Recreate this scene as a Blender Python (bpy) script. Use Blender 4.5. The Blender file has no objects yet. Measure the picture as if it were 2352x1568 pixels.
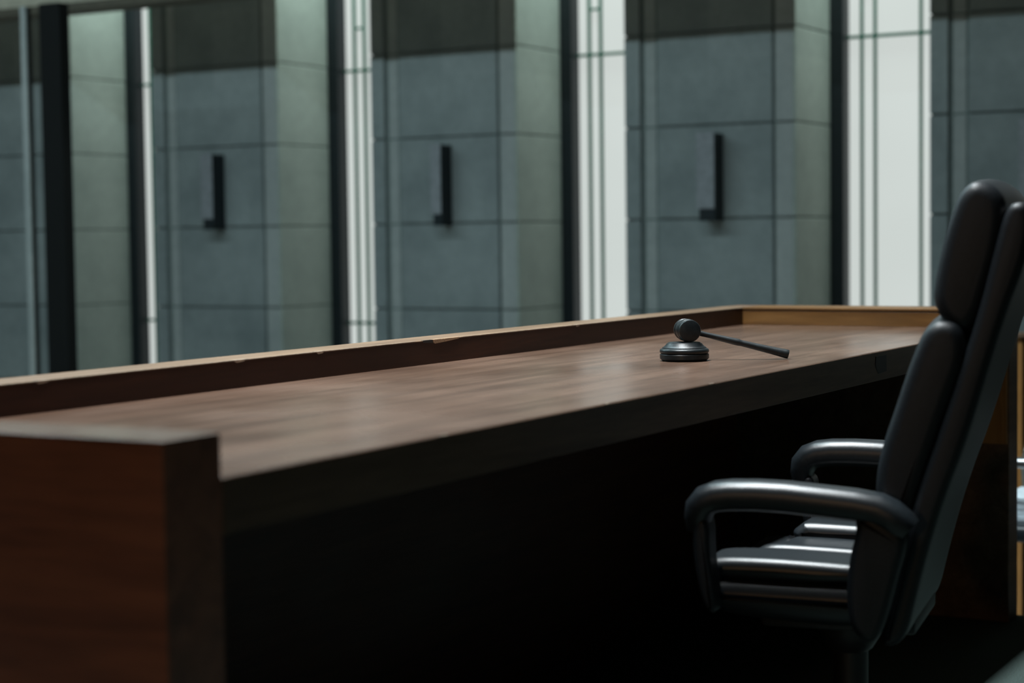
import bpy, bmesh, math, random
from mathutils import Vector, Matrix

random.seed(7)
C = bpy.context.scene.collection
SC = bpy.context.scene
R = math.radians

# ------------------------------------------------------------------ camera
YAW, PIT, ROL = R(29.36), R(3.24), R(-0.746)
fw = Vector((math.cos(YAW) * math.cos(PIT), math.sin(YAW) * math.cos(PIT), -math.sin(PIT)))
rt = fw.cross(Vector((0, 0, 1))).normalized()
up = rt.cross(fw)
r2 = rt * math.cos(ROL) + up * math.sin(ROL)
u2 = -rt * math.sin(ROL) + up * math.cos(ROL)
cd = bpy.data.cameras.new('camera')
cam = bpy.data.objects.new('camera', cd)
C.objects.link(cam)
cam.matrix_world = Matrix(((r2.x, u2.x, -fw.x, 0), (r2.y, u2.y, -fw.y, 0), (r2.z, u2.z, -fw.z, 1.0), (0, 0, 0, 1)))
cd.sensor_width = 36
cd.lens = 4195 * 36 / 2352
cd.clip_start = 0.05
cd.dof.use_dof = True
cd.dof.focus_distance = 3.52
cd.dof.aperture_fstop = 3.2
SC.camera = cam

# ------------------------------------------------------------------ view, world
vs = SC.view_settings
SC.display_settings.display_device = 'sRGB'
vs.view_transform = 'Standard'
vs.look = 'None'
vs.exposure = 0.0
vs.gamma = 1.0
vs.use_curve_mapping = False
w = bpy.data.worlds.new('world')
SC.world = w
w.use_nodes = True
w.node_tree.nodes['Background'].inputs[0].default_value = (0.42, 0.75, 0.9, 1)
w.node_tree.nodes['Background'].inputs[1].default_value = 0.003


# ------------------------------------------------------------------ lights and added fills (strip, bench and lamp housings are built further down)
def area(name, loc, sx, sy, power, col, rot=(0, 0, 0)):
    l = bpy.data.lights.new(name, 'AREA')
    l.shape = 'RECTANGLE'
    l.size = sx
    l.size_y = sy
    l.energy = power
    l.color = col
    o = bpy.data.objects.new(name, l)
    C.objects.link(o)
    o.location = loc
    o.rotation_euler = rot
    return o


STRIP_X, STRIP_Z, STRIP_Y0, STRIP_Y1 = 4.2, 3.72, 1.7, 9.3
area('strip_light_source', (STRIP_X, (STRIP_Y0 + STRIP_Y1) / 2, STRIP_Z - 0.012), 0.14, STRIP_Y1 - STRIP_Y0, 225, (0.66, 0.93, 1.0))
# unseen fill light added over the bench to brighten the desktop
bl = area('bench_fill_source', (2.9, 1.74, 4.0), 3.0, 0.22, 120, (0.93, 0.98, 1.0))
bl.data.spread = R(95)
# unseen fill lights added at the head of each recess to brighten the reveals
for ry in (8.563, 7.092, 5.622, 4.155, 2.672, 1.205, -0.26, ):
    rl = area('recess_fill_source', (8.24, ry, 3.25), 0.26, 0.42, 15, (0.78, 1.0, 0.95))
    rl.data.spread = R(110)
# warm lamp standing behind the camera
WARM = (-1.6, 0.85, 1.20)
wl = bpy.data.lights.new('warm_lamp_source', 'POINT')
wl.energy = 24
wl.color = (1.0, 0.60, 0.30)
wl.shadow_soft_size = 0.07
wo = bpy.data.objects.new('warm_lamp_source', wl)
C.objects.link(wo)
wo.location = WARM


# ------------------------------------------------------------------ materials
def newmat(name):
    m = bpy.data.materials.new(name)
    m.use_nodes = True
    nt = m.node_tree
    return m, nt, nt.nodes['Principled BSDF']


def ramp(nt, fac, stops):
    r = nt.nodes.new('ShaderNodeValToRGB')
    e = r.color_ramp.elements
    e[0].position, e[0].color = stops[0][0], (*stops[0][1], 1)
    e[1].position, e[1].color = stops[-1][0], (*stops[-1][1], 1)
    for p, c in stops[1:-1]:
        x = e.new(p)
        x.color = (*c, 1)
    nt.links.new(fac, r.inputs[0])
    return r.outputs[0]


def coords(nt, scale, src='Object'):
    tc = nt.nodes.new('ShaderNodeTexCoord')
    mp = nt.nodes.new('ShaderNodeMapping')
    mp.inputs['Scale'].default_value = scale
    nt.links.new(tc.outputs[src], mp.inputs[0])
    return mp.outputs[0]


def noise(nt, vec, scale, detail=5, rough=0.55, dist=0.0):
    n = nt.nodes.new('ShaderNodeTexNoise')
    n.inputs['Scale'].default_value = scale
    n.inputs['Detail'].default_value = detail
    n.inputs['Roughness'].default_value = rough
    n.inputs['Distortion'].default_value = dist
    nt.links.new(vec, n.inputs['Vector'])
    return n.outputs[0]


def mix(nt, a, b, f, mode='MIX'):
    m = nt.nodes.new('ShaderNodeMix')
    m.data_type = 'RGBA'
    m.blend_type = mode
    for s, v in ((m.inputs[6], a), (m.inputs[7], b)):
        if isinstance(v, tuple):
            s.default_value = (*v, 1)
        else:
            nt.links.new(v, s)
    if isinstance(f, float):
        m.inputs[0].default_value = f
    else:
        nt.links.new(f, m.inputs[0])
    return m.outputs[2]


def bump(nt, b, h, strength, dist):
    n = nt.nodes.new('ShaderNodeBump')
    n.inputs['Strength'].default_value = strength
    n.inputs['Distance'].default_value = dist
    nt.links.new(h, n.inputs['Height'])
    nt.links.new(n.outputs[0], b.inputs['Normal'])


def wood(name, dark, mid, light, axis='x', rough=(0.3, 0.42), scale=1.0, spec=0.5, bmp=0.12):
    m, nt, b = newmat(name)
    sc = {'x': (1.1, 16, 16), 'y': (16, 1.1, 16), 'z': (16, 16, 1.1)}[axis]
    v = coords(nt, tuple(s * scale for s in sc))
    n1 = noise(nt, v, 1.6, 8, 0.62, 0.6)
    n2 = noise(nt, v, 9.0, 4, 0.6, 0.1)
    v2 = coords(nt, (1, 1, 1))
    n3 = noise(nt, v2, 3.2, 3, 0.5)
    c = ramp(nt, n1, [(0.28, dark), (0.5, mid), (0.74, light)])
    c = mix(nt, c, ramp(nt, n2, [(0.35, (0.55, 0.55, 0.55)), (0.65, (1, 1, 1))]), 0.45, 'MULTIPLY')
    c = mix(nt, c, ramp(nt, n3, [(0.3, (0.72, 0.7, 0.68)), (0.7, (1, 1, 1))]), 0.6, 'MULTIPLY')
    nt.links.new(c, b.inputs['Base Color'])
    rr = nt.nodes.new('ShaderNodeMapRange')
    nt.links.new(n3, rr.inputs[0])
    rr.inputs[1].default_value, rr.inputs[2].default_value = 0.3, 0.7
    rr.inputs[3].default_value, rr.inputs[4].default_value = rough
    nt.links.new(rr.outputs[0], b.inputs['Roughness'])
    b.inputs['Specular IOR Level'].default_value = spec
    bump(nt, b, n2, bmp, 0.0006)
    return m


def plain(name, col, rough=0.5, metal=0.0, spec=0.5, var=0.15, nscale=30, bmp=0.0, bd=0.0005):
    m, nt, b = newmat(name)
    v = coords(nt, (1, 1, 1))
    n = noise(nt, v, nscale, 4)
    c = ramp(nt, n, [(0.3, tuple(x * (1 - var) for x in col)), (0.7, tuple(min(1, x * (1 + var)) for x in col))])
    nt.links.new(c, b.inputs['Base Color'])
    b.inputs['Roughness'].default_value = rough
    b.inputs['Metallic'].default_value = metal
    b.inputs['Specular IOR Level'].default_value = spec
    if bmp:
        bump(nt, b, n, bmp, bd)
    return m


def stone(name, lo, hi):
    m, nt, b = newmat(name)
    v = coords(nt, (1, 1, 1))
    n = noise(nt, v, 1.7, 6, 0.6)
    n2 = noise(nt, v, 22, 5, 0.6)
    c = ramp(nt, n, [(0.3, lo), (0.7, hi)])
    c = mix(nt, c, ramp(nt, n2, [(0.3, (0.86, 0.86, 0.86)), (0.7, (1, 1, 1))]), 0.8, 'MULTIPLY')
    # every block keeps its own tone
    mp = nt.nodes.new('ShaderNodeMapping')
    mp.inputs['Location'].default_value = (0, 0, 0.10)
    tc = nt.nodes.new('ShaderNodeTexCoord')
    nt.links.new(tc.outputs['Object'], mp.inputs[0])
    sn = nt.nodes.new('ShaderNodeVectorMath')
    sn.operation = 'SNAP'
    sn.inputs[1].default_value = (5.0, 0.37, 0.44)
    nt.links.new(mp.outputs[0], sn.inputs[0])
    wn = nt.nodes.new('ShaderNodeTexWhiteNoise')
    nt.links.new(sn.outputs[0], wn.inputs['Vector'])
    c = mix(nt, c, ramp(nt, wn.outputs[0], [(0.0, (0.84, 0.86, 0.86)), (1.0, (1, 1, 1))]), 0.7, 'MULTIPLY')
    nt.links.new(c, b.inputs['Base Color'])
    b.inputs['Roughness'].default_value = 0.75
    b.inputs['Specular IOR Level'].default_value = 0.3
    bump(nt, b, n2, 0.25, 0.002)
    return m


M = {}
M['desktop'] = wood('desktop_wood', (0.075, 0.042, 0.028), (0.118, 0.069, 0.047), (0.175, 0.106, 0.074), 'x', (0.20, 0.30), 1.0, 0.5, 0.12)
M['rail'] = wood('rail_wood', (0.085, 0.048, 0.030), (0.14, 0.085, 0.055), (0.20, 0.125, 0.082), 'x', (0.36, 0.48), 1.0, 0.3)
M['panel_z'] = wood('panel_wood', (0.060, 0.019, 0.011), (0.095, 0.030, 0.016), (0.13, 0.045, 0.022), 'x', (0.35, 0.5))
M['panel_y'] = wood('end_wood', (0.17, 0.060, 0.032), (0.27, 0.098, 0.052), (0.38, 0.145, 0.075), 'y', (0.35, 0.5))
M['end_inner'] = wood('warm_lit_end_wood', (0.11, 0.050, 0.014), (0.17, 0.080, 0.022), (0.24, 0.12, 0.036), 'y', (0.35, 0.5))  # bench wood with the warm lamp's light put into its colour
M['honey_z'] = wood('honey_upright_wood', (0.26, 0.11, 0.030), (0.36, 0.165, 0.045), (0.46, 0.23, 0.07), 'z', (0.35, 0.5))
M['rail_shaded'] = wood('shaded_rail_wood', (0.022, 0.007, 0.0035), (0.036, 0.012, 0.006), (0.06, 0.021, 0.010), 'x', (0.36, 0.48), 1.0, 0.22)  # rail wood with the shade on its inner face put into the colour
M['panel_top'] = wood('lit_panel_top_wood', (0.105, 0.072, 0.054), (0.15, 0.105, 0.08), (0.20, 0.145, 0.112), 'y', (0.22, 0.32))  # end panel wood, the sheen on its top painted as a paler tone
M['rail_top'] = wood('lit_rail_top_wood', (0.13, 0.078, 0.046), (0.19, 0.118, 0.07), (0.25, 0.16, 0.095), 'x', (0.3, 0.42))  # same rail wood, made paler for the light on its top
M['raw'] = plain('raw_wood', (0.34, 0.22, 0.13), 0.7, var=0.4, nscale=300)
M['worn'] = plain('worn_lacquer', (0.30, 0.23, 0.17), 0.6, var=0.4, nscale=90)
M['gavel'] = wood('black_wood', (0.003, 0.0055, 0.007), (0.006, 0.010, 0.012), (0.013, 0.020, 0.023), 'x', (0.36, 0.5), 3.0, 0.42, 0.3)
M['leather'] = plain('black_leather', (0.010, 0.014, 0.017), 0.36, spec=0.5, var=0.2, nscale=220, bmp=0.25, bd=0.0006)
M['leather_dull'] = plain('black_backrest_leather', (0.007, 0.010, 0.013), 0.48, spec=0.36, var=0.2, nscale=220, bmp=0.3, bd=0.0008)
M['black'] = plain('black_plastic', (0.008, 0.009, 0.010), 0.5)
M['steel'] = plain('brushed_steel', (0.45, 0.46, 0.48), 0.3, 1.0)
M['stone'] = stone('grey_stone', (0.165, 0.180, 0.183), (0.285, 0.300, 0.298))
M['stone_pale'] = stone('pale_grey_stone', (0.28, 0.285, 0.28), (0.36, 0.36, 0.35))
M['stone_side'] = stone('grey_green_stone', (0.27, 0.29, 0.265), (0.37, 0.39, 0.355))
M['mortar'] = plain('dark_joint', (0.12, 0.14, 0.135), 0.9)
M['darkmetal'] = plain('dark_bronze', (0.010, 0.014, 0.017), 0.45, 0.0, 0.3)
M['greenbar'] = plain('green_grey_metal', (0.022, 0.115, 0.078), 0.5, 0.0, 0.4)
M['carpet'] = plain('grey_green_carpet', (0.055, 0.078, 0.072), 0.95, spec=0.1, var=0.35, nscale=260, bmp=0.6, bd=0.003)
M['lowfloor'] = plain('pale_floor', (0.25, 0.25, 0.23), 0.5)
M['plaster'] = plain('plaster', (0.28, 0.25, 0.20), 0.9)
M['bulk'] = plain('bulkhead_plaster', (0.42, 0.37, 0.29), 0.8)
M['trim'] = plain('brown_trim', (0.08, 0.065, 0.045), 0.7)
M['plate'] = plain('lamp_plate_metal', (0.20, 0.20, 0.215), 0.6)
M['paper'] = plain('white_paper', (0.62, 0.70, 0.76), 0.8)
M['darkwood'] = plain('dark_column_wood', (0.004, 0.004, 0.004), 0.8, spec=0.2)


def frosted():
    m, nt, b = newmat('frosted_daylight_glass')
    b.inputs['Base Color'].default_value = (0.06, 0.065, 0.062, 1)
    b.inputs['Roughness'].default_value = 0.35
    v = coords(nt, (1, 1, 1))
    n = noise(nt, v, 1.2, 2)
    c = ramp(nt, n, [(0.3, (0.60, 0.645, 0.62)), (0.7, (0.64, 0.685, 0.66))])
    nt.links.new(c, b.inputs['Emission Color'])
    b.inputs['Emission Strength'].default_value = 0.96
    return m


M['pane'] = frosted()


def emit(name, col, s):
    m, nt, b = newmat(name)
    b.inputs['Emission Color'].default_value = (*col, 1)
    b.inputs['Emission Strength'].default_value = s
    return m


M['glow_cool'] = emit('strip_diffuser', (0.7, 0.95, 1.0), 6)
M['glow_warm'] = emit('lamp_bulb', (1.0, 0.6, 0.3), 8)


# ------------------------------------------------------------------ mesh helpers
def box(bm, x0, x1, y0, y1, z0, z1, bev=0.0, seg=2):
    t = bmesh.new()
    bmesh.ops.create_cube(t, size=1)
    for v in t.verts:
        v.co = Vector(((x0 + x1) / 2 + v.co.x * (x1 - x0), (y0 + y1) / 2 + v.co.y * (y1 - y0), (z0 + z1) / 2 + v.co.z * (z1 - z0)))
    if bev:
        bmesh.ops.bevel(t, geom=t.edges[:] + t.verts[:], offset=bev, segments=seg, profile=0.5, affect='EDGES')
    merge(bm, t)


def merge(bm, t):
    me = bpy.data.meshes.new('tmp')
    t.to_mesh(me)
    t.free()
    bm.from_mesh(me)
    bpy.data.meshes.remove(me)


def prism(bm, pts, a0, a1, plane='yz', bev=0.0, seg=3):
    """polygon pts extruded along the axis missing from `plane`"""
    t = bmesh.new()

    def P(p, a):
        return {'yz': (a, p[0], p[1]), 'xz': (p[0], a, p[1]), 'xy': (p[0], p[1], a)}[plane]
    v0 = [t.verts.new(P(p, a0)) for p in pts]
    v1 = [t.verts.new(P(p, a1)) for p in pts]
    n = len(pts)
    t.faces.new(v0)
    t.faces.new(v1[::-1])
    for i in range(n):
        t.faces.new((v0[i], v1[i], v1[(i + 1) % n], v0[(i + 1) % n]))
    bmesh.ops.recalc_face_normals(t, faces=t.faces[:])
    if bev:
        bmesh.ops.bevel(t, geom=t.edges[:], offset=bev, segments=seg, profile=0.5, affect='EDGES', clamp_overlap=True)
    merge(bm, t)


def smooth_poly(pts, it=2):
    for _ in range(it):
        q = []
        n = len(pts)
        for i in range(n):
            a, b = pts[i], pts[(i + 1) % n]
            q.append((a[0] * .75 + b[0] * .25, a[1] * .75 + b[1] * .25))
            q.append((a[0] * .25 + b[0] * .75, a[1] * .25 + b[1] * .75))
        pts = q
    return pts


def inset_poly(pts, d):
    """move every point of a counter-clockwise or clockwise loop inwards by d"""
    n = len(pts)
    ar = sum(pts[i][0] * pts[(i + 1) % n][1] - pts[(i + 1) % n][0] * pts[i][1] for i in range(n))
    s = 1 if ar > 0 else -1
    out = []
    for i in range(n):
        a, b, c = pts[i - 1], pts[i], pts[(i + 1) % n]
        tx, ty = c[0] - a[0], c[1] - a[1]
        l = math.hypot(tx, ty) or 1
        out.append((b[0] - s * ty / l * d, b[1] + s * tx / l * d))
    return out


def pillow(bm, pts, x0, x1, rad, steps=6, crown=0.0, nx=8):
    """rounded upholstered volume: side outline pts (y,z) swept along x, its ends rounded by rad"""
    xs = []
    for k in range(steps + 1):
        a = math.pi / 2 * k / steps
        xs.append((x0 + rad * (1 - math.sin(a)), rad * (1 - math.cos(a))))
    xs = xs[::-1]                     # from x0 (inset rad) inwards
    xs = [(x0 + rad * (1 - math.cos(math.pi / 2 * k / steps)), rad * (1 - math.sin(math.pi / 2 * k / steps))) for k in range(steps + 1)]
    ring = list(xs)
    L0, L1 = x0 + rad, x1 - rad
    for k in range(1, nx):
        ring.append((L0 + (L1 - L0) * k / nx, -crown * math.sin(math.pi * k / nx)))
    ring += [(x0 + x1 - x, d) for x, d in xs[::-1]]
    t = bmesh.new()
    rows = []
    for x, d in ring:
        q = inset_poly(pts, d)
        rows.append([t.verts.new((x, p[0], p[1])) for p in q])
    n = len(pts)
    for a, b in zip(rows, rows[1:]):
        for i in range(n):
            t.faces.new((a[i], b[i], b[(i + 1) % n], a[(i + 1) % n]))
    t.faces.new(rows[0][::-1])
    t.faces.new(rows[-1])
    bmesh.ops.recalc_face_normals(t, faces=t.faces[:])
    merge(bm, t)


def lathe(bm, prof, axis_o=(0, 0, 0), axis_d=(0, 0, 1), n=64):
    t = bmesh.new()
    q = Vector((0, 0, 1)).rotation_difference(Vector(axis_d).normalized())
    o = Vector(axis_o)
    rows = []
    for r, h in prof:
        row = []
        for k in range(n):
            a = 2 * math.pi * k / n
            row.append(t.verts.new(o + q @ Vector((r * math.cos(a), r * math.sin(a), h))))
        rows.append(row)
    for a, b in zip(rows, rows[1:]):
        for i in range(n):
            t.faces.new((a[i], a[(i + 1) % n], b[(i + 1) % n], b[i]))
    t.faces.new(rows[0][::-1])
    t.faces.new(rows[-1])
    bmesh.ops.recalc_face_normals(t, faces=t.faces[:])
    merge(bm, t)


def sweep(bm, path, rx, rz, n=20, power=2.6, taper=None, ax=(1, 0, 0)):
    """superellipse section (half width rx along ax, half height rz) along a list of 3D points"""
    t = bmesh.new()
    path = [Vector(p) for p in path]
    rows = []
    ax = Vector(ax)
    for i, p in enumerate(path):
        d = (path[min(i + 1, len(path) - 1)] - path[max(i - 1, 0)]).normalized()
        nn = ax.cross(d).normalized()
        s = taper[i] if taper else 1
        row = []
        for k in range(n):
            a = 2 * math.pi * k / n
            c, sn = math.cos(a), math.sin(a)
            e = 2 / power
            row.append(t.verts.new(p + ax * (rx * s * math.copysign(abs(c) ** e, c)) + nn * (rz * s * math.copysign(abs(sn) ** e, sn))))
        rows.append(row)
    for a, b in zip(rows, rows[1:]):
        for i in range(n):
            t.faces.new((a[i], a[(i + 1) % n], b[(i + 1) % n], b[i]))
    t.faces.new(rows[0][::-1])
    t.faces.new(rows[-1])
    bmesh.ops.recalc_face_normals(t, faces=t.faces[:])
    merge(bm, t)


def obj(name, bm, mat, parent=None, smooth=False, angle=40, sub=0):
    me = bpy.data.meshes.new(name)
    bm.to_mesh(me)
    bm.free()
    mats = mat if isinstance(mat, list) else [mat]
    for m in mats:
        me.materials.append(m)
    if smooth:
        for p in me.polygons:
            p.use_smooth = True
        try:
            me.set_sharp_from_angle(angle=R(angle))
        except Exception:
            pass
    o = bpy.data.objects.new(name, me)
    C.objects.link(o)
    if parent:
        o.parent = parent
    if sub:
        md = o.modifiers.new('subdivision', 'SUBSURF')
        md.levels = md.render_levels = sub
    return o


def thing(name, label, cat, loc=(0, 0, 0), rz=0, group=None, kind=None):
    o = bpy.data.objects.new(name, None)
    C.objects.link(o)
    o.empty_display_size = 0.1
    o.location = loc
    o.rotation_euler = (0, 0, rz)
    o['label'] = label
    o['category'] = cat
    if group:
        o['group'] = group
    if kind:
        o['kind'] = kind
    return o


def tag(o, label, cat, group=None):
    o['label'] = label
    o['category'] = cat
    if group:
        o['group'] = group
    return o


def struct(o, label=None, cat=None):
    o['kind'] = 'structure'
    if label:
        o['label'] = label
    if cat:
        o['category'] = cat
    return o


def B():
    return bmesh.new()


# ------------------------------------------------------------------ the room
LOW = -0.27          # courtroom floor; the bench stands on a platform above it
XW = 8.0             # stone face of the window wall
PIT_ = 1.4675        # spacing of the piers along the wall
GAP = 0.60           # window opening

b = B()
box(b, -3.0, 8.9, -4.0, 10.5, LOW - 0.1, LOW)
struct(obj('floor', b, M['lowfloor']), 'pale courtroom floor below the raised bench platform', 'floor')

b = B()
box(b, -3.0, 4.765, -4.0, 2.6, LOW, 0.0, 0.004)
tag(obj('raised_platform', b, M['carpet']), 'dark carpeted platform that the long bench and its black chair stand on', 'platform')

SOFX, SOFZ = 7.38, 2.229
b = B()
box(b, -3.0, SOFX, -4.0, 10.5, 4.4, 4.5)
struct(obj('ceiling', b, M['plaster']), 'plaster ceiling above the courtroom', 'ceiling')
b = B()
box(b, SOFX, SOFX + 0.10, -4.0, 10.5, SOFZ + 0.045, 4.5)
struct(obj('wall_upper', b, M['bulk']), 'pale bulkhead hanging in front of the window wall', 'wall')
b = B()
box(b, SOFX - 0.02, SOFX + 0.14, -4.0, 10.5, SOFZ, SOFZ + 0.045, 0.004)
struct(obj('trim_1', b, M['trim']), 'brown trim under the edge of the pale bulkhead', 'trim')
b = B()
box(b, -3.0, 8.9, 10.5, 10.6, LOW, 4.5)
struct(obj('wall_left', b, M['plaster']), 'plain side wall left of the window wall', 'wall')
b = B()
box(b, 8.72, 8.82, -4.0, 10.5, LOW, 4.5)
struct(obj('wall_back', b, M['plaster']), 'wall behind the frosted windows', 'wall')

# piers: YL = left corner (large Y), right corner = YL - 0.865
YLS = [9.735, 8.266, 6.795, 5.325, 3.858, 2.362, 0.895, -0.57]
PW = 0.868
TOPZ = 4.4
courses = [LOW] + [0.20 + 0.44 * k for k in range(10)] + [TOPZ]
pl = ['leftmost stone pier, mostly hidden beyond the picture edge',
      'stone pier with a dark column standing in front of it at far left',
      'stone pier between the narrowest bright window and the second one',
      'stone pier in the middle between the second and third bright windows',
      'stone pier behind the gavel, left of the widest bright window',
      'stone pier behind the top of the black chair at right',
      'stone pier right of the black chair beyond the picture edge',
      'farthest right stone pier of the window wall']


def blocks(b_, x0, x1, y0, y1, gap=0.007, bev=0.003, skip=1, off=0):
    zs = courses
    for i in range(len(zs) - 1):
        box(b_, x0, x1, y0, y1, zs[i] + gap / 2, zs[i + 1] - gap / 2, bev, 1)


for k, YL in enumerate(YLS):
    YR = YL - PW
    XB = 8.50
    root = thing('stone_pier', pl[k], 'pier', (XW, (YL + YR) / 2, LOW), 0, 'stone piers between the windows')
    ox, oy, oz = XW, (YL + YR) / 2, LOW

    def part(name, fn, mat):
        t = B()
        fn(t)
        bmesh.ops.translate(t, verts=t.verts[:], vec=(-ox, -oy, -oz))
        return obj(name, t, mat, root)
    part('core', lambda t: box(t, XW + 0.014, 8.72, YR + 0.006, YL - 0.004, LOW, TOPZ), M['mortar'])
    part('central_panel', lambda t: blocks(t, XW, XW + 0.06, YR + 0.112, YL - 0.172), M['stone'])
    part('margin_strip', lambda t: blocks(t, XW - 0.004, XW + 0.06, YL - 0.082, YL), M['stone'])
    part('margin_strip', lambda t: blocks(t, XW + 0.012, XW + 0.06, YL - 0.160, YL - 0.100), M['stone_pale'])
    part('margin_strip', lambda t: blocks(t, XW, XW + 0.06, YR + 0.012, YR + 0.098), M['stone_pale'])
    part('side_facing', lambda t: blocks(t, XW + 0.002, XB - 0.03, YR, YR + 0.06), M['stone_side'])
    part('side_facing', lambda t: blocks(t, XW + 0.06, XB - 0.03, YL - 0.06, YL - 0.001), M['stone_side'])

# windows between pier k (right corner) and pier k+1 (left corner)
wl_ = ['leftmost tall window, beyond the picture edge', 'narrow bright slit of window at far left, beside the dark column',
       'second bright window from the left, with close upright bars', 'bright frosted window in the middle behind the long desk',
       'widest bright frosted window at right, beside the black chair', 'window hidden behind the black chair', 'window at far right beyond the picture']
for k in range(len(YLS) - 1):
    ya = YLS[k] - PW          # left edge of opening
    yb = YLS[k + 1]           # right edge
    ow = ya - yb
    root = struct(thing('window_%d' % (k + 1), wl_[k], 'window', (8.5, (ya + yb) / 2, LOW)))
    oy = (ya + yb) / 2

    def part(name, fn, mat, par=None):
        t = B()
        fn(t)
        bmesh.ops.translate(t, verts=t.verts[:], vec=(-8.5, -oy, -LOW))
        return obj(name, t, mat, par or root)
    part('pane', lambda t: box(t, 8.56, 8.572, yb + 0.01, ya - 0.03, LOW + 0.35, TOPZ - 0.05), M['pane'])
    part('jamb', lambda t: box(t, 8.47, 8.60, ya - 0.066, ya - 0.0, LOW + 0.3, TOPZ, 0.003), M['darkmetal'])
    part('jamb', lambda t: box(t, 8.47, 8.60, yb, yb + 0.03, LOW + 0.3, TOPZ, 0.003), M['darkmetal'])
    part('window_sill', lambda t: box(t, 8.42, 8.72, yb, ya, LOW, LOW + 0.36, 0.004), M['stone_side'])
    for d in (0.134, 0.200, 0.424, 0.512):
        part('mullion', lambda t: box(t, 8.535, 8.558, ya - d - 0.006, ya - d + 0.006, LOW + 0.36, TOPZ, 0.001), M['greenbar'])
    for z in (0.534, 1.944, 3.354):
        part('transom', lambda t: box(t, 8.537, 8.556, yb + 0.03, ya - 0.066, z - 0.0075, z + 0.0075, 0.001), M['greenbar'])
    for z in (0.30, 2.178):
        part('short_transom', lambda t: box(t, 8.537, 8.556, ya - 0.200, ya - 0.134, z - 0.006, z + 0.006, 0.001), M['greenbar'])

# wall lamps on the piers
ll = ['box wall lamp on the leftmost pier', 'box wall lamp on the pier behind the dark column',
      'leftmost box wall lamp with a narrow dark side, beside the narrow window',
      'middle box wall lamp with a broad dark side, above the chipped rail', 'box wall lamp with a pale front above the gavel',
      'pale box wall lamp at the right edge, above the black chair', 'box wall lamp on the pier beyond the right edge']
for k, YL in enumerate(YLS[:7]):
    if k < 2:
        continue
    y1 = YL - 0.418 if k != 3 else YL - 0.424
    wdt = {2: 0.082, 3: 0.062}.get(k, 0.092)
    y0 = YL - 0.418 - wdt - (0.006 if k == 3 else 0)
    root = thing('wall_lamp', ll[k], 'lamp', (XW, (y0 + y1) / 2, 1.08), 0, 'box lamps on the stone piers')

    def part(name, fn, mat):
        t = B()
        fn(t)
        bmesh.ops.translate(t, verts=t.verts[:], vec=(-XW, -(y0 + y1) / 2, -1.08))
        return obj(name, t, mat, root)
    dep = 0.105
    part('housing', lambda t: box(t, XW - dep, XW - 0.0005, y0, y1 - 0.012, 1.068, 1.475, 0.002), M['darkmetal'])
    part('front_plate', lambda t: box(t, XW - dep - 0.004, XW - dep, y0 + 0.002, y1, 1.125, 1.48, 0.001), M['plate'])

# dark column in front of the far left pier
b = B()
box(b, -0.035, 0.035, -0.070, 0.070, 0, 2.49, 0.004)
box(b, -0.06, 0.06, -0.095, 0.095, 0, 0.10, 0.004)
co = tag(obj('dark_column', b, M['darkwood']), 'dark upright column standing in front of the stone pier at far left', 'column')
co.location = (7.04, 6.612, LOW)

# slim upright trim left of the dark column
root = thing('upright_trim', 'slim pale upright strip with a dark side, left of the dark column at the far left edge', 'trim', (7.04, 6.815, LOW))
b = B()
box(b, -0.012, 0.0, -0.018, 0.018, 0, 2.49, 0.001)
obj('front_strip', b, M['stone_pale'], root)
b = B()
box(b, 0.0, 0.03, -0.018, 0.017, 0, 2.49, 0.001)
obj('side_strip', b, M['darkwood'], root)

# made-up housing for the bench fill, then the hanging strip light (out of the frame)
root = thing('bench_fill', 'unseen fill light added above the bench to brighten the desk', 'light', (2.9, 1.74, 4.012))
b = B()
box(b, -1.52, 1.52, -0.13, 0.13, 0.0, 0.06, 0.004)
obj('housing', b, M['steel'], root)
for s in (-1, 1):
    b = B()
    lathe(b, [(0.006, 0.06), (0.006, 4.4 - 4.012)], (s * 1.1, 0, 0), n=12)
    obj('hanger', b, M['steel'], root)
root = thing('strip_light', 'long ceiling strip light above the courtroom floor', 'light', (STRIP_X, (STRIP_Y0 + STRIP_Y1) / 2, STRIP_Z))
hl = (STRIP_Y1 - STRIP_Y0) / 2
b = B()
box(b, -0.10, 0.10, -hl, hl, 0.0, 0.06, 0.004)
obj('housing', b, M['steel'], root)
for s in (-1, 1):
    b = B()
    lathe(b, [(0.006, 0.06), (0.006, 4.4 - STRIP_Z)], (0, s * hl * 0.8, 0), n=12)
    obj('hanger', b, M['steel'], root)


# ------------------------------------------------------------------ the bench (long desk)
X0, X1 = 1.381, 4.745       # outer faces of the two end panels
YF, YI, YO = 1.17, 1.858, 1.945
ZT, ZR = 0.76, 0.806
desk = thing('judge_bench', 'long reddish brown wooden bench desk with a raised rail along its back and ends', 'desk', (X0, YF, 0))


def dpart(name, fn, mat, par=None, label=None, smooth=False):
    t = B()
    fn(t)
    bmesh.ops.translate(t, verts=t.verts[:], vec=(-X0, -YF, 0))
    o = obj(name, t, mat, par or desk, smooth)
    if label:
        o['label'] = label
    return o


def top_fn(t):
    box(t, X0 + 0.09, 4.656, YF + 0.0008, YI + 0.002, 0.735, ZT, 0.001)


dpart('desktop', top_fn, M['desktop'])
dpart('front_apron', lambda t: box(t, X0 + 0.09, 4.656, YF, YF + 0.032, 0.700, 0.7592, 0.0012), M['rail'])
rail = dpart('back_rail', lambda t: box(t, X0 + 0.09, 4.6565, YI, YO, 0.700, ZR - 0.0016, 0.0004), M['rail_shaded'])
dpart('rail_top', lambda t: box(t, X0 + 0.09, 4.6565, YI - 0.0004, YO + 0.0004, ZR - 0.0016, ZR, 0.0005), M['rail_top'], rail, 'top face of the back rail, painted paler as if lit')


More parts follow.
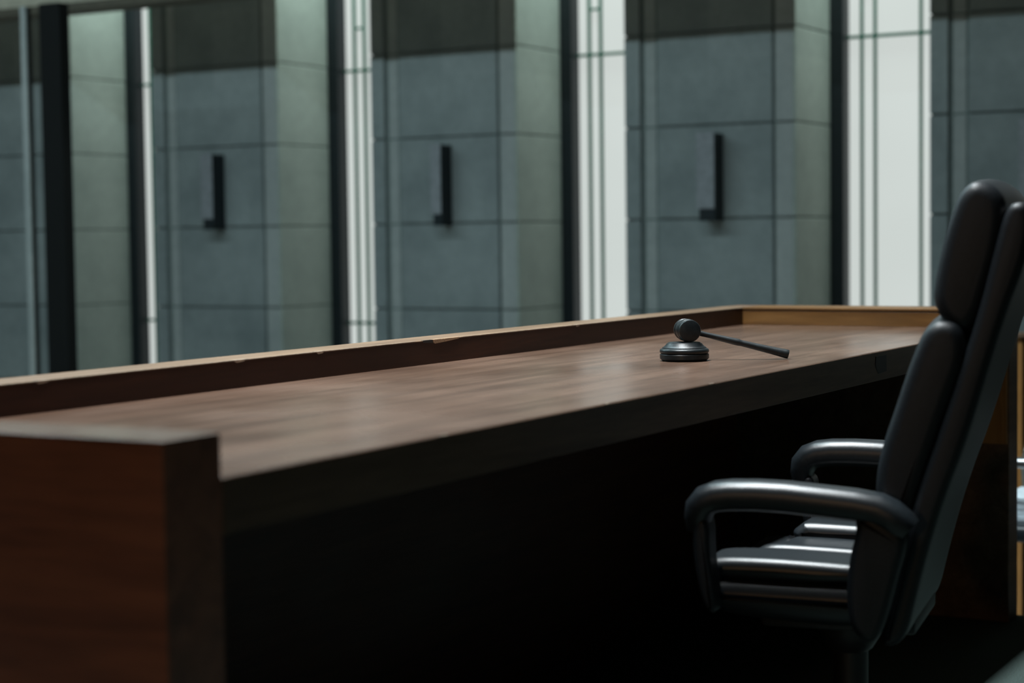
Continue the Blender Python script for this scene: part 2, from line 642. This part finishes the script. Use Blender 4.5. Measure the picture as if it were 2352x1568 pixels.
def chip1(t):
    prism(t, [(2.990, 0.8068), (3.088, 0.8068), (3.089, 0.8035), (3.040, 0.8005), (2.999, 0.7985), (2.992, 0.8005)], YI - 0.0012, YI + 0.004, 'xz', 0.0004, 1)


def chip2(t):
    prism(t, [(2.955, 0.8066), (2.992, 0.8066), (2.992, 0.7998), (2.965, 0.8018), (2.955, 0.8025)], YI - 0.0006, YI + 0.004, 'xz', 0.0002, 1)


dpart('chipped_edge', chip1, M['raw'], rail, 'pale splintered chip on the rail edge')
dpart('chipped_edge', chip2, M['black'], rail, 'dark notch beside the pale chip')


def worn_fn(t):
    # one continuous strip whose lower edge wanders: wear plus a painted bevel highlight
    x, pts = X0 + 0.1, []
    while x < 2.93:
        pts.append((x, ZR - random.uniform(0.0003, 0.0013)))
        x += random.uniform(0.01, 0.05)
    prism(t, [(X0 + 0.1, ZR + 0.0004), (2.93, ZR + 0.0004)] + pts[::-1], YI - 0.0004, YI + 0.0025, 'xz')


def worn_far(t):
    x, pts = 3.1, []
    while x < 4.55:
        pts.append((x, ZR - random.uniform(0.0002, 0.0008)))
        x += random.uniform(0.01, 0.05)
    prism(t, [(3.1, ZR + 0.0004), (4.54, ZR + 0.0004)] + pts[::-1], YI - 0.0004, YI + 0.0025, 'xz')


dpart('worn_edge_highlight', worn_fn, M['worn'], rail, 'pale worn line and painted highlight along the near half of the rail edge')
dpart('worn_edge_highlight', worn_far, M['worn'], rail, 'pale worn line and painted highlight along the far half of the rail edge')
for cx, s_ in ((1.935, 0.018), (2.617, 0.014), (2.39, 0.02), (3.60, 0.012)):
    dpart('edge_nick', lambda t: prism(t, [(cx - s_, ZR + .0006), (cx + s_, ZR + .0006), (cx + s_ * .5, ZR - .003), (cx - s_ * .4, ZR - .0042)], YI - 0.0006, YI + 0.006, 'xz'), M['worn'], rail, 'small pale nick in the rail edge')


def near_fn(t):
    box(t, X0, X0 + 0.09, YF + 0.0005, YO, 0.0, ZR - 0.0018, 0.001)


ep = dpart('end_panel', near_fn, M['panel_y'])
dpart('panel_top', lambda t: box(t, X0, X0 + 0.09, YF + 0.0005, YO, ZR - 0.0018, ZR, 0.0012), M['panel_top'], ep, 'top of the near end panel, its pale sheen painted in')
dpart('end_panel', lambda t: box(t, 4.657, X1, YF, YO, 0.0, ZR, 0.0025), M['rail'], None, 'far end panel with a dark upright edge')
er = dpart('end_rail', lambda t: box(t, 4.565, 4.657, YF + 0.002, YI, ZT, 0.7975, 0.0012), M['end_inner'], None, 'inner face of the far end rail, warm light painted in as honey colour')
dpart('rail_cap', lambda t: box(t, 4.563, 4.70, YF + 0.002, YI, 0.8005, ZR + 0.0008, 0.0012), M['end_inner'], er)
dpart('lit_panel_strip', lambda t: box(t, 4.645, 4.6568, YF + 0.004, YF + 0.075, 0.46, 0.70, 0.001), M['honey_z'])  # strip coloured as warm light falling on the end panel's inner face
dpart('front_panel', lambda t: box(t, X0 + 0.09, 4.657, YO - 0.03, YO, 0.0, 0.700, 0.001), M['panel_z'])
for cx, s_ in ((1.905, 0.012), (2.74, 0.010), (2.36, 0.006)):
    dpart('edge_nick', lambda t: prism(t, [(cx - s_, 0.7598), (cx + s_, 0.7598), (cx + s_ * .5, 0.7575), (cx - s_ * .4, 0.7565)], YF - 0.0005, YF + 0.004, 'xz'), M['worn'], None, 'small pale nick in the front edge')
dpart('cable_outlet', lambda t: prism(t, [(3.583, 0.7505), (3.650, 0.7505), (3.652, 0.716), (3.600, 0.714), (3.590, 0.722), (3.580, 0.735)], YF - 0.0012, YF + 0.01, 'xz', 0.0006, 1), M['black'], None, 'small black cable outlet in the desk edge')
# ------------------------------------------------------------------ sound block and gavel
SBX, SBY = 3.222, 1.432
root = thing('sound_block', 'round black wooden sound block with turned mouldings under the gavel', 'sound block', (SBX, SBY, ZT + 0.0003))
b = B()
lathe(b, [(0.0, 0.0), (0.0425, 0.0), (0.0435, 0.0012), (0.0465, 0.0040), (0.0472, 0.0046), (0.0472, 0.0122), (0.0466, 0.0130), (0.044, 0.0134), (0.0438, 0.0136)], n=96)
obj('base', b, M['gavel'], root, True, 30)
b = B()
prof = [(0.0438, 0.0134)]
for i in range(9):
    a = -math.pi / 2 + math.pi * i / 8
    prof.append((0.0432 + 0.0042 * math.cos(a), 0.0187 + 0.0050 * math.sin(a)))
prof += [(0.0425, 0.0240), (0.0, 0.0240)]
lathe(b, prof, n=96)
obj('bead_ring', b, M['gavel'], root, True, 50)
b = B()
prof = [(0.0, 0.0236), (0.0418, 0.0236), (0.0424, 0.0244), (0.0420, 0.0256), (0.0392, 0.0274), (0.0365, 0.0296), (0.0345, 0.0322), (0.0332, 0.0336), (0.0318, 0.0340), (0.0312, 0.0349), (0.0300, 0.0354), (0.0, 0.0354)]
lathe(b, prof, n=96)
obj('striking_pad', b, M['gavel'], root, True, 30)

HC = Vector((3.2345, 1.4315, ZT + 0.0003 + 0.0354 + 0.0224))
HE = Vector((3.329, 1.262, ZT + 0.0092))
hd = (HE - HC).normalized()
AXD = Vector((0, 0, 1)).cross(hd).normalized()
if AXD.x < 0:
    AXD = -AXD
AXD = (AXD + Vector((-0.02, 0.10, 0.0))).normalized()
gv = thing('gavel', 'black wooden gavel with its head resting on the sound block and handle on the desk', 'gavel', (HC.x, HC.y, ZT))


def gpart(name, t, sm=30):
    bmesh.ops.translate(t, verts=t.verts[:], vec=(-HC.x, -HC.y, -ZT))
    return obj(name, t, M['gavel'], gv, True, sm)


b = B()
hp = [(0.0, -0.032), (0.0185, -0.032), (0.0204, -0.0312), (0.0212, -0.0295), (0.0214, -0.022), (0.0206, -0.0208), (0.0198, -0.0203), (0.0198, -0.0190),
      (0.0206, -0.0180), (0.0216, -0.0168), (0.0218, -0.0145), (0.0208, -0.0135), (0.0206, -0.0125), (0.0212, -0.0100), (0.0220, 0.0), (0.0212, 0.0100), (0.0206, 0.0125),
      (0.0208, 0.0135), (0.0218, 0.0145), (0.0216, 0.0168), (0.0206, 0.0180), (0.0198, 0.0190), (0.0198, 0.0203), (0.0206, 0.0208), (0.0214, 0.022),
      (0.0212, 0.0295), (0.0204, 0.0312), (0.0185, 0.032), (0.0, 0.032)]
lathe(b, hp, HC, AXD, 80)
gpart('head', b)
b = B()
L = (HE - HC).length
lathe(b, [(0.0, 0.008), (0.0052, 0.008), (0.0053, 0.024), (0.0050, 0.040), (0.0056, 0.060), (0.0063, 0.082), (0.0067, 0.098), (0.0066, 0.103), (0.0060, 0.1055),
          (0.0060, 0.110), (0.0066, 0.140), (0.0076, 0.175), (0.0086, L - 0.006), (0.0088, L - 0.001), (0.0082, L + 0.001), (0.0, L + 0.001)], HC, hd, 40)
gpart('handle', b)

# ------------------------------------------------------------------ the high-backed chair
CH = (2.824, 0.911, 0.0)
chair = thing('executive_chair', 'high-backed black leather armchair pulled up to the desk at right', 'chair', CH, R(9))


def cpart(name, fn, mat, sm=35, sub=0, label=None, par=None):
    t = B()
    fn(t)
    o = obj(name, t, mat, par or chair, True, sm, sub)
    if label:
        o['label'] = label
    return o


head_pts = smooth_poly([(-0.166, 1.076), (-0.196, 1.066), (-0.212, 1.040), (-0.206, 0.985), (-0.190, 0.925), (-0.172, 0.868), (-0.150, 0.852), (-0.122, 0.866), (-0.106, 0.895),
                        (-0.107, 0.925), (-0.119, 0.985), (-0.134, 1.036), (-0.146, 1.062)], 2)
cpart('headrest', lambda t: pillow(t, head_pts, -0.215, 0.205, 0.021, 6, 0.008), M['leather_dull'], 60)
low_pts = smooth_poly([(-0.118, 0.874), (-0.150, 0.868), (-0.158, 0.82), (-0.136, 0.76), (-0.108, 0.68), (-0.082, 0.60), (-0.062, 0.545), (-0.035, 0.55), (-0.022, 0.60),
                       (-0.024, 0.650), (-0.036, 0.697), (-0.050, 0.737), (-0.066, 0.787), (-0.082, 0.832), (-0.096, 0.862)], 2)
cpart('back_cushion', lambda t: pillow(t, low_pts, -0.225, 0.200, 0.020, 6, 0.010), M['leather_dull'], 60)
shell_pts = smooth_poly([(-0.210, 1.036), (-0.232, 1.044), (-0.246, 1.034), (-0.247, 1.00), (-0.238, 0.955), (-0.208, 0.875), (-0.158, 0.701), (-0.123, 0.606), (-0.100, 0.528),
                         (-0.082, 0.456), (-0.074, 0.420), (-0.064, 0.396), (-0.044, 0.384), (-0.030, 0.390), (-0.036, 0.43), (-0.050, 0.49), (-0.068, 0.560), (-0.082, 0.613), (-0.112, 0.700), (-0.142, 0.79),
                         (-0.172, 0.884), (-0.192, 0.965)], 2)


def shell_fn(t):
    pillow(t, shell_pts, -0.225, 0.165, 0.013, 5, 0.0)


cpart('back_shell', shell_fn, M['leather_dull'], 60)


def arm_path(x):
    p = [(0.250, 0.556), (0.2515, 0.575), (0.248, 0.590), (0.238, 0.602), (0.222, 0.608), (0.195, 0.611), (0.150, 0.612), (0.100, 0.611), (0.050, 0.607), (0.0, 0.603), (-0.035, 0.598), (-0.052, 0.590), (-0.072, 0.575), (-0.080, 0.568)]
    p = [(y - 0.016 * max(0, min(1, (y - 0.10) / 0.12)), z) for y, z in p]
    if x > 0:
        p = [(y - 0.058, z + 0.008) for y, z in p[:10]] + [(-0.07, 0.609), (-0.08, 0.609), (-0.09, 0.608), (-0.10, 0.607)]
    return [(x, y, z) for y, z in p]


for x in (-0.262, 0.240):
    ar = cpart('armrest', lambda t: sweep(t, arm_path(x), 0.033, 0.0235, 28, 2.7, [0.72, 0.86, 0.96, 1, 1, 1, 1, 1, 1, 1, 1, 1, 0.95, 0.8]), M['leather'], 60)
    dy = -0.022 if x < 0 else -0.085
    post = smooth_poly([(yy + dy, zz) for yy, zz in [(0.258, 0.578), (0.262, 0.54), (0.256, 0.49), (0.244, 0.44), (0.226, 0.43), (0.228, 0.47), (0.236, 0.52), (0.236, 0.578)]], 2)
    cpart('arm_post', lambda t: pillow(t, post, x - 0.027, x + 0.027, 0.008, 4), M['leather_dull'], 60)
    side = smooth_poly([(0.002, 0.590), (-0.008, 0.575), (0.006, 0.52), (0.010, 0.46), (0.000, 0.415), (-0.030, 0.400), (-0.046, 0.43), (-0.064, 0.50), (-0.078, 0.55), (-0.074, 0.572), (-0.045, 0.597)], 2)
    if x > 0:
        side = [(max(y, -0.012), z) for y, z in side]
    cpart('arm_panel', lambda t: pillow(t, side, x - 0.027, x + 0.030, 0.012, 4), M['leather_dull'], 60)


def seat_prof(top, bot, yf):
    return smooth_poly([(-0.035, top - 0.004), (0.06, top), (0.15, top + 0.002), (yf - 0.02, top), (yf - 0.003, top - 0.010), (yf, (top + bot) / 2), (yf - 0.006, bot + 0.006), (yf - 0.03, bot), (-0.035, bot)], 2)


base_pts = smooth_poly([(-0.030, 0.478), (0.10, 0.478), (0.215, 0.480), (0.240, 0.470), (0.243, 0.447), (0.232, 0.428), (0.19, 0.420), (0.118, 0.414), (0.012, 0.411), (-0.022, 0.418), (-0.032, 0.44)], 2)
cpart('seat_base', lambda t: pillow(t, base_pts, -0.242, 0.205, 0.030, 8), M['leather'], 60)
seat = cpart('seat_cushion', lambda t: pillow(t, seat_prof(0.488, 0.47, 0.185), -0.10, 0.13, 0.012, 4), M['leather'], 60)
for xa, xb, tp, yf in ((-0.232, -0.115, 0.508, 0.245), (0.115, 0.208, 0.510, 0.172)):
    cpart('seat_bolster', lambda t: pillow(t, seat_prof(tp, 0.474, yf), xa, xb, 0.017, 6), M['leather'], 60)
for xa, xb in ((-0.112, -0.076), (-0.066, -0.030)):
    cpart('seat_rib', lambda t: pillow(t, seat_prof(0.502, 0.478, 0.205 if xa < -0.1 else 0.198), xa, xb, 0.014, 5), M['leather'], 60, 0, None, seat)
b = B()
lathe(b, [(0.028, 0.12), (0.028, 0.33), (0.035, 0.335), (0.05, 0.36), (0.05, 0.395), (0.0, 0.395)], (-0.01, 0.05, 0), n=32)
box(b, -0.13, 0.11, -0.07, 0.17, 0.385, 0.416, 0.006)
cpart('pedestal', lambda t: merge(t, b), M['black'])
for k in range(5):
    a = R(90 + 72 * k)
    cx, cy = -0.01, 0.05
    leg = cpart('base_leg', lambda t: sweep(t, [(cx + math.cos(a) * r_, cy + math.sin(a) * r_, z_) for r_, z_ in ((0.0, 0.12), (0.08, 0.118), (0.18, 0.10), (0.27, 0.083), (0.285, 0.08))], 0.019, 0.014, 16, 3, [1.2, 1.15, 1, 0.8, 0.6], (-math.sin(a), math.cos(a), 0)), M['black'])

    def caster(t):
        px, py = cx + math.cos(a) * 0.275, cy + math.sin(a) * 0.275
        for s in (-1, 1):
            o_ = Vector((px - math.sin(a) * s * 0.014, py + math.cos(a) * s * 0.014, 0.026))
            lathe(t, [(0.0, -0.008), (0.021, -0.008), (0.0255, -0.005), (0.026, 0), (0.0255, 0.005), (0.021, 0.008), (0.0, 0.008)], o_, (-math.sin(a), math.cos(a), 0), 28)
        lathe(t, [(0.006, 0.026), (0.006, 0.078)], (px, py, 0), n=12)
    cpart('caster', caster, M['black'], 35, 0, None, leg)

# ------------------------------------------------------------------ lower station beyond the bench, at the right edge
root = thing('wooden_partition', 'honey coloured wooden partition seen past the end of the bench', 'partition', (6.0, 1.0, LOW))
b = B()
box(b, 0, 0.05, 0.464, 0.62, 0, 0.925, 0.002)
obj('post', b, M['honey_z'], root)
b = B()
box(b, -0.012, 0.062, -0.9, 0.63, 0.925, 0.941, 0.002)
obj('cap', b, M['rail'], root)
b = B()
box(b, 0.02, 0.04, -0.9, 0.464, 0.0, 0.925, 0.002)
obj('panel', b, M['darkwood'], root)

c2 = thing('office_chair', 'small chair with a grey tubular armrest behind the far end of the bench', 'chair', (5.5, 1.13, LOW))
b = B()
for x in (-0.24,):
    sweep(b, [(x, -0.20, 0.42), (x, -0.22, 0.55), (x, -0.20, 0.595), (x, -0.15, 0.605), (x, 0.0, 0.607), (x, 0.2, 0.607), (x, 0.25, 0.595), (x, 0.26, 0.55), (x, 0.25, 0.42)], 0.018, 0.016, 16, 2)
obj('armrest', b, M['steel'], c2, True)
b = B()
for x in (0.24,):
    sweep(b, [(x, -0.20, 0.42), (x, -0.22, 0.55), (x, -0.20, 0.595), (x, -0.15, 0.605), (x, 0.0, 0.607), (x, 0.2, 0.607), (x, 0.25, 0.595), (x, 0.26, 0.55), (x, 0.25, 0.42)], 0.018, 0.016, 16, 2)
obj('armrest', b, M['steel'], c2, True)
b = B()
box(b, -0.25, 0.25, -0.22, 0.26, 0.375, 0.425, 0.018, 4)
obj('seat', b, M['leather'], c2, True)
b = B()
box(b, -0.22, 0.22, -0.30, -0.25, 0.40, 0.86, 0.02, 4)
obj('backrest', b, M['leather'], c2, True)
b = B()
lathe(b, [(0.025, 0.08), (0.025, 0.376)], n=24)
obj('pedestal', b, M['black'], c2, True)
for k in range(5):
    a = R(90 + 72 * k)
    b = B()
    sweep(b, [(math.cos(a) * r_, math.sin(a) * r_, z_) for r_, z_ in ((0.0, 0.09), (0.1, 0.085), (0.26, 0.06))], 0.018, 0.012, 12, 3, [1, 1, .7], (-math.sin(a), math.cos(a), 0))
    lathe(b, [(0.0, -0.015), (0.024, -0.015), (0.028, 0), (0.024, 0.015), (0.0, 0.015)], (math.cos(a) * 0.26, math.sin(a) * 0.26, 0.028), (-math.sin(a), math.cos(a), 0), 24)
    obj('base_leg', b, M['black'], c2, True)
b = B()
for i in range(6):
    s = random.uniform(-0.004, 0.004)
    box(b, -0.15 + s, 0.10 + s, -0.02 + s, 0.24 + s, 0.0 + i * 0.011, 0.0105 + i * 0.011)
pp = tag(obj('paper_stack', b, M['paper']), 'stack of pale papers lying on the seat behind the far bench end', 'papers')
pp.location = (5.5, 1.13, LOW + 0.4255)

# warm standing lamp behind the camera (its bulb is the warm light source)
root = thing('floor_lamp', 'warm standing lamp behind the viewer', 'lamp', (WARM[0], WARM[1], 0))
b = B()
lathe(b, [(0.0, 0), (0.14, 0), (0.14, 0.015), (0.02, 0.03), (0.012, 0.05), (0.012, WARM[2] - 0.12), (0.0, WARM[2] - 0.12)], n=32)
obj('stand', b, M['black'], root, True)
